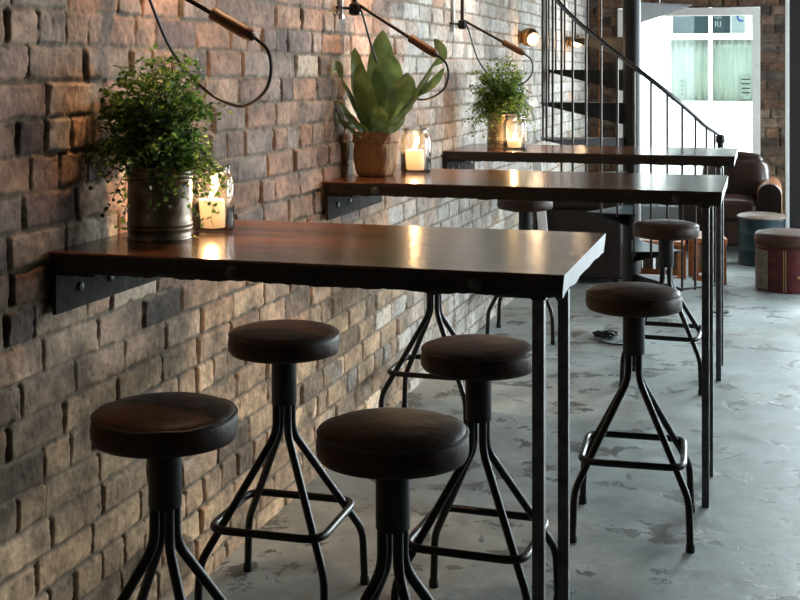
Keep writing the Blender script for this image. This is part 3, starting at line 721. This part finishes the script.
# ------------------------------------------------------------------ swing arm lamps on the brick wall
def swing_arm(y, lab, zt=1.693, drop=.16, lean=0.):
    t = thing('swing_arm_lamp', (0, y, zt), lab, 'wall lamp', 'swing arm wall lamps')
    g = MB(); g.box(.006, .018, -.066, -.042, -.05, .62, bev=.003); g.build('wall_plate', 'galv', t)
    g = MB(); g.tube([(.045, 0, -.02), (.045, 0, .62)], .010, 10); g.build('upright_rod', 'darkrod', t)
    g = MB(); g.tube([(.012, -.11, -.008), (.014, -.05, -.008), (.045, 0, -.008)], .006, 8); g.lathe([(.012, -.035), (.021, -.030), (.024, -.012), (.021, .008), (.012, .014)], 20, c=(.045, 0, 0)); g.build('pivot_knob', 'black_steel', t)
    a = Vector((.05, .0, .012)); e = Vector((.365, lean, -drop)); d = (e-a).normalized(); hs = e-d*.125
    g = MB(); g.tube([a, hs+d*.01], .0068, 10); g.build('arm', 'black_steel', t)
    g = MB(); q = d.to_track_quat('Z', 'Y').to_matrix()
    g.lathe([(.008, 0), (.0155, .003), (.0165, .01), (.0155, .03), (.0165, .06), (.0165, .10), (.0150, .119), (.008, .124)], 20, rot=q, c=hs); g.build('handle', 'handle', t, sharp=60)
    g = MB(); g.lathe([(.010, .122), (.0105, .126), (.006, .129)], 14, rot=q, c=hs); g.build('end_cap', 'darkrod', t)
    loop = spline([e+d*.004, e+Vector((.035, .0, -.03)), e+Vector((.045, 0, -.075)), e+Vector((.02, .03, -.125)), e+Vector((-.04, .08, -.160)), e+Vector((-.11, .14, -.168)), e+Vector((-.19, .14, -.13)), e+Vector((-.255, .08, -.03)), Vector((.075, .0, -.03)), Vector((.058, 0, -.01))], 8)
    g = MB(); g.tube(loop, .0042, 8); g.build('cable', 'cable', t)
swing_arm(2.79, 'swing arm wall lamp with wooden handle above the fern on the nearest table')
swing_arm(4.53, 'swing arm wall lamp with wooden handle above the paper bag plant', drop=.185)
swing_arm(6.285, 'swing arm wall lamp with wooden handle above the fern on the farthest table')

def bulkhead(y, z, r, lab):
    t = thing('bulkhead_lamp', (.0, y, z), lab, 'wall lamp', 'round brass bulkhead lamps')
    Rx = Matrix.Rotation(PI/2, 3, 'Y')
    g = MB(); g.lathe([(r*.60, .0), (r*.72, .005), (r*.72, .016), (r*.6, .022)], 32, rot=Rx); g.build('back_plate', 'brass', t)
    ax = Vector((.62, -.68, -.30)).normalized(); Ra = ax.to_track_quat('Z', 'Y').to_matrix(); cc = (r*.95+.012, 0, 0)
    a0 = math.radians(46)
    g = MB(); g.lathe([(max(.0005, r*math.sin(a0+(PI-a0)*k/20)), r*math.cos(a0+(PI-a0)*k/20)) for k in range(21)], 36, rot=Ra, c=cc, cap0=False); h = g.build('hood', 'brass', t, sharp=0)
    sm_ = h.modifiers.new('thick', 'SOLIDIFY'); sm_.thickness = .002
    a1 = math.radians(56)
    g = MB(); g.lathe([(max(.0005, r*.94*math.sin(a1*(1-k/10))), r*.94*math.cos(a1*(1-k/10))) for k in range(11)], 32, rot=Ra, c=cc, cap0=False); g.build('lens', 'lampglow', t, sharp=0)
    g = MB(); g.tube([Ra @ Vector((r*1.0*math.sin(a0)*math.cos(a), r*1.0*math.sin(a0)*math.sin(a), r*math.cos(a0)))+Vector(cc) for a in [2*PI*i/36 for i in range(36)]], .004, 8, closed=True); g.build('rim', 'brass', t)
    ld = bpy.data.lights.new('bulkhead_light', 'POINT'); ld.energy = 2.2; ld.color = (1., .66, .36); ld.shadow_soft_size = .03
    lo = bpy.data.objects.new('bulkhead_light', ld); C.objects.link(lo); lo.parent = t; lo.location = tuple(Vector(cc)+ax*(r+.04))
bulkhead(8.06, 1.66, .060, 'round brass bulkhead lamp glowing on the pale wall before the stair')
bulkhead(10.1, 1.675, .055, 'round brass bulkhead lamp behind the stair balusters, farther along the wall')

# ------------------------------------------------------------------ spiral stair
SX, SY, SR = .740, 7.89, .55
stair = thing('spiral_staircase', (SX, SY, 0), 'black steel spiral staircase with open treads and round balusters before the back window', 'staircase')
YAW = math.radians(16.22)
def pol(a, r, z): a = math.radians(a)+YAW; return Vector((r*math.cos(a), r*math.sin(a), z))
g = MB(); g.lathe([(.16, 0), (.16, .012), (.06, .016), (.056, .03), (.056, 3.2)], 28); g.build('centre_pole', 'stair_steel', stair)
TREADS = [(305, .19), (275, .405), (247, .62), (218, .825), (190, 1.03), (162, 1.245), (138, 1.45), (112, 1.655), (52, 1.87), (24, 2.085), (-6, 2.30), (-36, 2.51)]
for ang, z in TREADS:
    g = MB(); n = 8; h = 15.5; vs = []; r0 = .058
    for zz in (z, z-.006):
        vs += [pol(ang-h, r0, zz), pol(ang+h, r0, zz)]+[pol(ang+h-2*h*i/n, SR+.015, zz) for i in range(n+1)]
    K = n+3
    g.add(vs, [tuple(reversed(range(K)))], 1, False); g.add(vs, [tuple(range(K, 2*K))]+[(k, (k+1) % K, K+(k+1) % K, K+k) for k in range(K)], 0, False)
    # tapered gusset plate under the tread
    for s in (-h+2.5, h-2.5):
        A = [pol(ang+s, r0-.01, z-.006), pol(ang+s, SR, z-.006), pol(ang+s, SR, z-.016), pol(ang+s, r0-.01, z-.135)]
        tn = Vector((-math.sin(math.radians(ang+s)+YAW), math.cos(math.radians(ang+s)+YAW), 0))*.004
        g.add([p-tn for p in A]+[p+tn for p in A], [(3,2,1,0), (4,5,6,7), (0,1,5,4), (1,2,6,5), (2,3,7,6), (3,0,4,7)], 0, False)
    g.build('tread', ['stair_steel', 'tread_top'], stair)
# continuous climbing handrail and its balusters
def tread_z(a):                                               # smooth pitch line for an angle
    A = [(331, .03)]+TREADS
    for (a0, z0), (a1, z1) in zip(A, A[1:]):
        if a1 <= a <= a0: t = (a0-a)/(a0-a1); return z0+(z1-z0)*t
    return A[-1][1] if a < A[-1][0] else .03
ZR = .955
def smoothz(a): return sum(tread_z(a+d) for d in (-24, -16, -8, 0, 8, 16, 24))/7
angs = [331-2.5*i for i in range(int((331-20)/2.5))]
def railz(a): return smoothz(a)+ZR+.035*max(0, (a-310)/21)
pts = [pol(a, SR, railz(a)) for a in angs]
g = MB(); g.tube(pts, .0135, 10); g.build('handrail', 'rail', stair)
a = 321.
while a > 60:
    zt = railz(a); zb_ = min([z for ang, z in TREADS if abs(ang-a) <= 16] or [0]) if True else 0
    near = min(TREADS, key=lambda q: abs(q[0]-a)); zb_ = near[1]
    if abs(near[0]-a) <= 18:
        g = MB(); p0 = pol(a, SR, zb_-.02); g.tube([p0, (p0.x, p0.y, zt)], .0072, 8); g.build('baluster', 'baluster', stair)
    a -= 10.
p = pol(331, SR, 0)
g = MB(); g.lathe([(.05, 0), (.05, .008), (.019, .010), (.019, 1.01), (.027, 1.014), (.029, 1.03), (.025, 1.055), (.012, 1.066)], 18, c=p); g.build('newel_post', 'stair_steel', stair)

# ------------------------------------------------------------------ things at the back
g = MB(); g.tube([(.118, YB-.030, 0), (.118, YB-.030, 3.19)], .010, 12)
cp = thing('copper_pipe', (0, 0, 0), 'thin copper pipe running up the back brick wall behind the stair', 'pipe'); g.build('pipe', 'copper', cp)
for z in (.9, 1.9, 2.8):
    g = MB(); g.box(.100, .136, YB-.045, YB-.004, z, z+.02, bev=.003); g.build('pipe_clip', 'copper', cp)

pi_ = thing('steel_column', (1.68, 10.02, 0), 'charcoal steel column with a pale edge strip at the right edge, behind the teal drum', 'column')
g = MB(); g.box(.028, .55, 0, .12, 0, 3.19, bev=.004); g.build('column_face', 'pillar', pi_)
g = MB(); g.box(0, .028, -.005, .12, 0, 3.19, bev=.003); e_ = g.build('edge_strip', 'white_paint', pi_); e_['label'] = 'pale edge strip'

# armchair
ac = thing('leather_armchair', (.86, 10.2, 0), 'brown leather armchair with plump cushions in front of the bright back window', 'armchair')
W = .80; D = .86
g = MB(); g.rbox(.02, W-.02, .02, D, .06, .27, .03); g.build('base', 'sofa', ac, sharp=0)
g = MB(); g.rbox(.18, W-.19, .0, D-.22, .26, .42, .05, n=4, puff=.02); g.build('seat_cushion', 'sofa', ac, sharp=0)
g = MB(); g.rbox(.02, W-.02, D-.20, D, .2, .53, .06, n=4); g.build('backrest', 'sofa', ac, sharp=0)
rt = Matrix.Rotation(math.radians(-14), 3, 'X')
g = MB(); g.rbox(-.25, .25, -.10, .10, -.20, .20, .09, n=5, puff=.05, rot=rt); bc = g.build('back_cushion', 'sofa', ac, loc=(W/2+.04, D-.30, .53), sharp=0)
for xa, mt in ((.0, 'sofa'), (W-.19, 'sofa_arm')):
    g = MB(); g.rbox(xa, xa+.19, .02, D-.02, .06, .56, .085, n=5); o = g.build('arm', mt, ac, sharp=0)
    f = MB(); cx_, rr_ = xa+.095, .088
    ol = [(cx_-rr_, .07)]+[(cx_-rr_*math.cos(PI*k/14), .468+rr_*math.sin(PI*k/14)) for k in range(15)]+[(cx_+rr_, .07)]; K = len(ol)
    f.add([(x, .012, z) for x, z in ol]+[(x, .06, z) for x, z in ol], [tuple(range(K)), tuple(reversed(range(K, 2*K)))]+[(k, k+K, (k+1) % K+K, (k+1) % K) for k in range(K)], 0, False)
    f.build('arm_front', 'darkbrown', o, sharp=0)
for fx in (.06, W-.06):
    for fy in (.07, D-.07):
        g = MB(); g.lathe([(.018, 0), (.024, .065)], 12, c=(fx, fy, 0)); g.build('foot', 'stair_steel', ac)

def drum(x, y, r, h, pad, body, padm, name, lab):
    t = thing(name, (x, y, 0), lab, 'stool', 'upholstered drum stools')
    g = MB(); hb = h-pad
    prof = [(r-.006, 0), (r, .002), (r+.002, .010), (r-.001, .016)]
    for z in (hb*.33, hb*.68): prof += [(r-.001, z-.012), (r+.004, z-.004), (r+.004, z+.004), (r-.001, z+.012)]
    prof += [(r-.001, hb-.012), (r+.003, hb-.006), (r, hb)]
    g.lathe(prof, 48); b = g.build('drum', body, t, sharp=50)
    g = MB(); q = r+.008
    g.lathe([(q-.012, hb), (q, hb+.008), (q+.002, hb+pad*.5), (q-.002, hb+pad-.014), (q-.014, hb+pad-.003), (q-.05, hb+pad+.004), (.001, hb+pad+.008)], 48); g.build('pad', padm, t, sharp=0)
    return t, b, hb
drum(1.507, 9.78, .170, .372, .028, 'teal', 'pale_pad', 'drum_stool', 'teal metal drum stool with thin pale pad, behind the red drum')
rd, rb, rhb = drum(1.685, 8.73, .215, .375, .085, 'red', 'brown_pad', 'drum_stool', 'red metal drum stool with thick brown pad at the right edge of the floor')
def patch(a0, a1, z0, z1, rad, cx=0., n=10):
    vs, fs = [], []
    for i in range(n+1):
        a = math.radians(a0+(a1-a0)*i/n)
        for z in (z0, z1): vs.append((rad*math.cos(a), rad*math.sin(a), z))
    for i in range(n): fs.append((2*i, 2*i+2, 2*i+3, 2*i+1))
    return vs, fs
g = MB(); g.add(*patch(192, 232, .012, rhb-.02, .2205)); lb = g.build('printed_label', 'cream', rb); lb['label'] = 'cream panel of fine dark print'
g = MB()
for k in range(13):
    z = rhb-.04-k*.017
    if k in (7,): continue
    g.add(*patch(197, 226 if k % 3 else 219, z, z+(.005 if k < 8 else .0035), .2212))
g.build('print_line', 'print', lb)
g = MB()
for a in (259.5, 263.0): g.add(*patch(a, a+1.3, .01, rhb-.01, .2208, n=2))
g.build('gold_stripe', 'gold', rb)
for a, z, s in ((283, .10, 3), (288, .105, 2.2), (300, .21, 3.5), (292, .22, 2)):
    g = MB(); g.add(*patch(a, a+s, z, z+.016, .2208, n=3)); g.build('gold_print', 'gold', rb)

# dark bench, timber crates, leaning board, cable tangle
db = thing('leather_bench', (.09, 8.52, 0), 'low dark brown leather bench against the wall under the stair', 'bench')
g = MB(); g.rbox(0, .52, 0, .62, .04, .50, .02); g.build('bench_body', 'darkbrown', db, sharp=0)
g = MB(); g.rbox(-.005, .525, -.005, .625, .50, .62, .035, n=4, puff=.015); g.build('bench_cushion', 'darkbrown', db, sharp=0)
for fx in (.05, .47):
    for fy in (.05, .57):
        g = MB(); g.box(fx-.02, fx+.02, fy-.02, fy+.02, 0, .045); g.build('foot', 'stair_steel', db)
def crate(loc, rz, w, d, h, lab):
    t = thing('timber_crate', loc, lab, 'crate', 'orange timber crates', rz)
    p = .038
    for px_, py_ in ((0,0), (w-p,0), (0,d-p), (w-p,d-p)):
        g = MB(); g.box(px_, px_+p, py_, py_+p, 0, h-.03, bev=.002); g.build('post', 'orange_wood', t)
    g = MB(); g.box(-.005, w+.005, -.005, d+.005, h-.03, h, bev=.003); g.build('top_board', 'orange_wood', t)
    for yy in (.004, d-.028):
        g = MB(); g.box(p, w-p, yy, yy+.024, .02, .06); g.build('rail', 'orange_wood', t)
    n = int((w-2*p)/.07)
    for i in range(n):
        g = MB(); x = p+(w-2*p)*(i+.08)/n; g.box(x, x+(w-2*p)/n*.8, d-.022, d-.008, .06, h-.03); g.build('slat', 'plank', t)
crate((.665, 8.60, 0), math.radians(0), .34, .36, .30, 'orange timber crate on the floor beneath the lowest stair treads')
crate((1.065, 8.72, 0), math.radians(8), .22, .40, .31, 'orange timber crate on the floor behind the table legs, right of the other crate')
lb_ = MB(); rt = Matrix.Rotation(math.radians(-5), 3, 'Y'); lb_.box(0, .062, -.012, .012, 0, .95, rot=rt, bev=.002)
o = lb_.build('leaning_board', 'white_paint', loc=(.100, 8.40, 0), sharp=0); tag(o, 'narrow pale board leaning by the wall left of the dark bench', 'board')
g = MB(); rnd = random.Random(4); pts = []
for i in range(60):
    a = i*.62; r = .035+.012*math.sin(i*1.3)+.01*rnd.random(); pts.append((r*math.cos(a)*1.3, r*math.sin(a), .008+.03*rnd.random()))
pts += [(.02, -.03, .006), (-.02, -.10, .005), (.06, -.16, .005), (.20, -.15, .005)]
g.tube(spline(pts, 3), .0045, 6); o = g.build('cable_tangle', 'cable', loc=(.708, 6.85, 0), sharp=0); tag(o, 'small tangle of black cable on the floor past the nearest table corner', 'cable')

# ------------------------------------------------------------------ outside
g = MB(); g.box(-9, 12, YB+.12, 20, -.12, -.01); structure(g.build('ground_street', 'pavement'))
FY = 20.
bd = thing('street_building', (0, FY, 0), 'white building with a green glazed shop window, across the street', 'building')
wx0, wx1, wz0, wz1 = -.02, 2.14, .915, 3.3
g = MB(); g.box(-9, wx0, 0, .3, 0, 7); g.box(wx1, 12, 0, .3, 0, 7); g.box(wx0, wx1, 0, .3, 0, wz0); g.box(wx0, wx1, 0, .3, wz1, 7)
g.box(-9, 12, 1.6, 1.7, 0, 7); g.build('facade', 'render', bd)
wn = MB()
for q in (wx0, .68, 1.39, wx1-.05): wn.box(q, q+.055, .05, .13, wz0, wz1)
wn.box(wx0, wx1, .04, .14, 1.905, 2.0); wn.box(wx0, wx1, .02, .14, wz0, wz0+.035); wn.box(wx0, wx1, .05, .13, wz1-.05, wz1)
wf = wn.build('window_frame', 'white_paint', bd)
g = MB(); g.box(wx0, wx1, .085, .092, wz0, wz1); g.build('pane', 'shoppane', wf)
g = MB(); vs, fs = [], []; n = 150
for i in range(n+1):
    x = wx0+.12+(wx1-wx0-.12)*i/n; yy = .26+.020*math.sin(i*.9)+.012*math.sin(i*.37)
    vs += [(x, yy, wz0+.03), (x, yy, 1.92)]
for i in range(n): fs.append((2*i, 2*i+2, 2*i+3, 2*i+1))
g.add(vs, fs); cu = g.build('curtain', 'curtain', bd, sharp=0); sm_ = cu.modifiers.new('thick', 'SOLIDIFY'); sm_.thickness = .004
g = MB(); g.box(wx0+.14, 1.0, .33, .35, 1.98, wz1); g.build('dark_board', 'navy', bd)
g = MB(); g.box(.74, .90, .20, .22, 1.99, 2.55); sb = g.build('shop_sign', 'navy', bd)
for txt, z in (('GI', 2.235), ('RI', 2.105)):
    cv = bpy.data.curves.new('letters', 'FONT'); cv.body = txt; cv.size = .125; cv.extrude = .003; cv.align_x = 'CENTER'
    to = bpy.data.objects.new('tmp', cv); me = bpy.data.meshes.new_from_object(to); bpy.data.objects.remove(to)
    me.transform(Matrix.Translation((.815, .195, z)) @ Matrix.Rotation(PI/2, 4, 'X')); me.materials.append(M['white_sign'])
    lo = bpy.data.objects.new('lettering', me); C.objects.link(lo); lo.parent = sb
g = MB(); g.box(1.02, 1.22, .20, .22, 1.99, 2.55); ws = g.build('shop_sign', 'white_sign', bd)
g = MB(); ring = [(1.165+.055*math.cos(a), .196, 2.265+.07*math.sin(a)) for a in [math.radians(60+240*i/24) for i in range(25)]]
g.tube(ring, .016, 8); g.build('blue_emblem', 'blue_sign', ws)
for x0, x1, z0, z1 in ((1.15, 1.32, .99, 1.33), (.235, .31, 1.04, 1.30)):
    g = MB(); g.box(x0, x1, .20, .206, z0, z1); po = g.build('poster', 'poster', bd)
    g = MB()
    for k in range(4): g.box(x0+.02, x1-.02, .196, .199, z1-.05-k*.07, z1-.03-k*.07)
    g.build('poster_print', 'print', po)
# low planter outside the window
pl = thing('street_planter', (.30, 12.05, 0), 'low dark planter with small plants outside the back window', 'planter')
g = MB(); g.box(0, 1.0, 0, .3, 0, .16, bev=.01); g.build('planter_box', 'shrub_box', pl)
g = MB(); rnd = random.Random(8)
for i in range(420):
    p = Vector((rnd.uniform(.03, .97), rnd.uniform(.03, .27), rnd.uniform(.15, .27))); d = Vector((rnd.gauss(0,1), rnd.gauss(0,1), rnd.gauss(.4,.7))).normalized(); w = d.cross(Vector((rnd.random(), rnd.random(), .3))).normalized()
    s = rnd.uniform(.03, .055); g.add([p, p+d*s*.5-w*s*.3, p+d*s, p+d*s*.5+w*s*.3], [(0,1,2,3)], 0, True)
g.build('plant_leaves', 'leafy', pl, sharp=0)

# ------------------------------------------------------------------ light
w = bpy.data.worlds.new('World'); bpy.context.scene.world = w; w.use_nodes = True
bg = w.node_tree.nodes['Background']; bg.inputs[0].default_value = (.80, .90, 1, 1); bg.inputs[1].default_value = 5.2
def area(name, loc, target, sx, sy, e, col):
    l = bpy.data.lights.new(name, 'AREA'); l.shape = 'RECTANGLE'; l.size = sx; l.size_y = sy; l.energy = e; l.color = col
    o = bpy.data.objects.new(name, l); C.objects.link(o); o.location = loc
    o.rotation_euler = (Vector(target)-Vector(loc)).to_track_quat('-Z', 'Y').to_euler(); return o
def spot(name, loc, target, e, col, ang, blend=.8, size=.05):
    l = bpy.data.lights.new(name, 'SPOT'); l.energy = e; l.color = col; l.spot_size = math.radians(ang); l.spot_blend = blend; l.shadow_soft_size = size
    o = bpy.data.objects.new(name, l); C.objects.link(o); o.location = loc
    o.rotation_euler = (Vector(target)-Vector(loc)).to_track_quat('-Z', 'Y').to_euler(); return o
DAY = (.83, .95, .99)
area('daylight_back_window', (3.6, YB-.12, 1.6), (2.4, 3, .4), 2.4, 2.2, 560, DAY)
area('daylight_side_window', (RX-.05, 7.4, 1.7), (1.2, 5.5, .3), 4.2, 2.2, 130, DAY)
WARM = (1., .60, .32)
spot('lamp_nearest_table', (.36, 3.05, 2.35), (.03, 3.12, 1.55), 54, WARM, 96)
spot('lamp_middle_table', (.36, 4.62, 2.35), (.03, 4.70, 1.55), 54, WARM, 96)
spot('lamp_farthest_table', (.36, 6.35, 2.35), (.03, 6.42, 1.55), 34, WARM, 96)
sl = bpy.data.lights.new('sun', 'SUN'); sl.energy = 11; sl.angle = .02; so = bpy.data.objects.new('sun', sl); C.objects.link(so)
so.rotation_euler = Vector((.25, .62, -.75)).to_track_quat('-Z', 'Y').to_euler()

# ------------------------------------------------------------------ camera
cd = bpy.data.cameras.new('camera'); cd.sensor_width = 36; cd.lens = 1259.7/800*36; cd.shift_y = -(300-68.4)/800; cd.clip_end = 200
co = bpy.data.objects.new('camera', cd); C.objects.link(co); co.location = (1.5408, 0, 1.4583); co.rotation_euler = (PI/2, 0, .2831)
sc = bpy.context.scene; sc.camera = co
sc.view_settings.view_transform = 'Standard'; sc.view_settings.look = 'None'; sc.view_settings.exposure = .15; sc.view_settings.gamma = 1
sc.cycles.use_denoising = True; sc.cycles.max_bounces = 8; sc.cycles.transparent_max_bounces = 24; sc.cycles.sample_clamp_indirect = 6
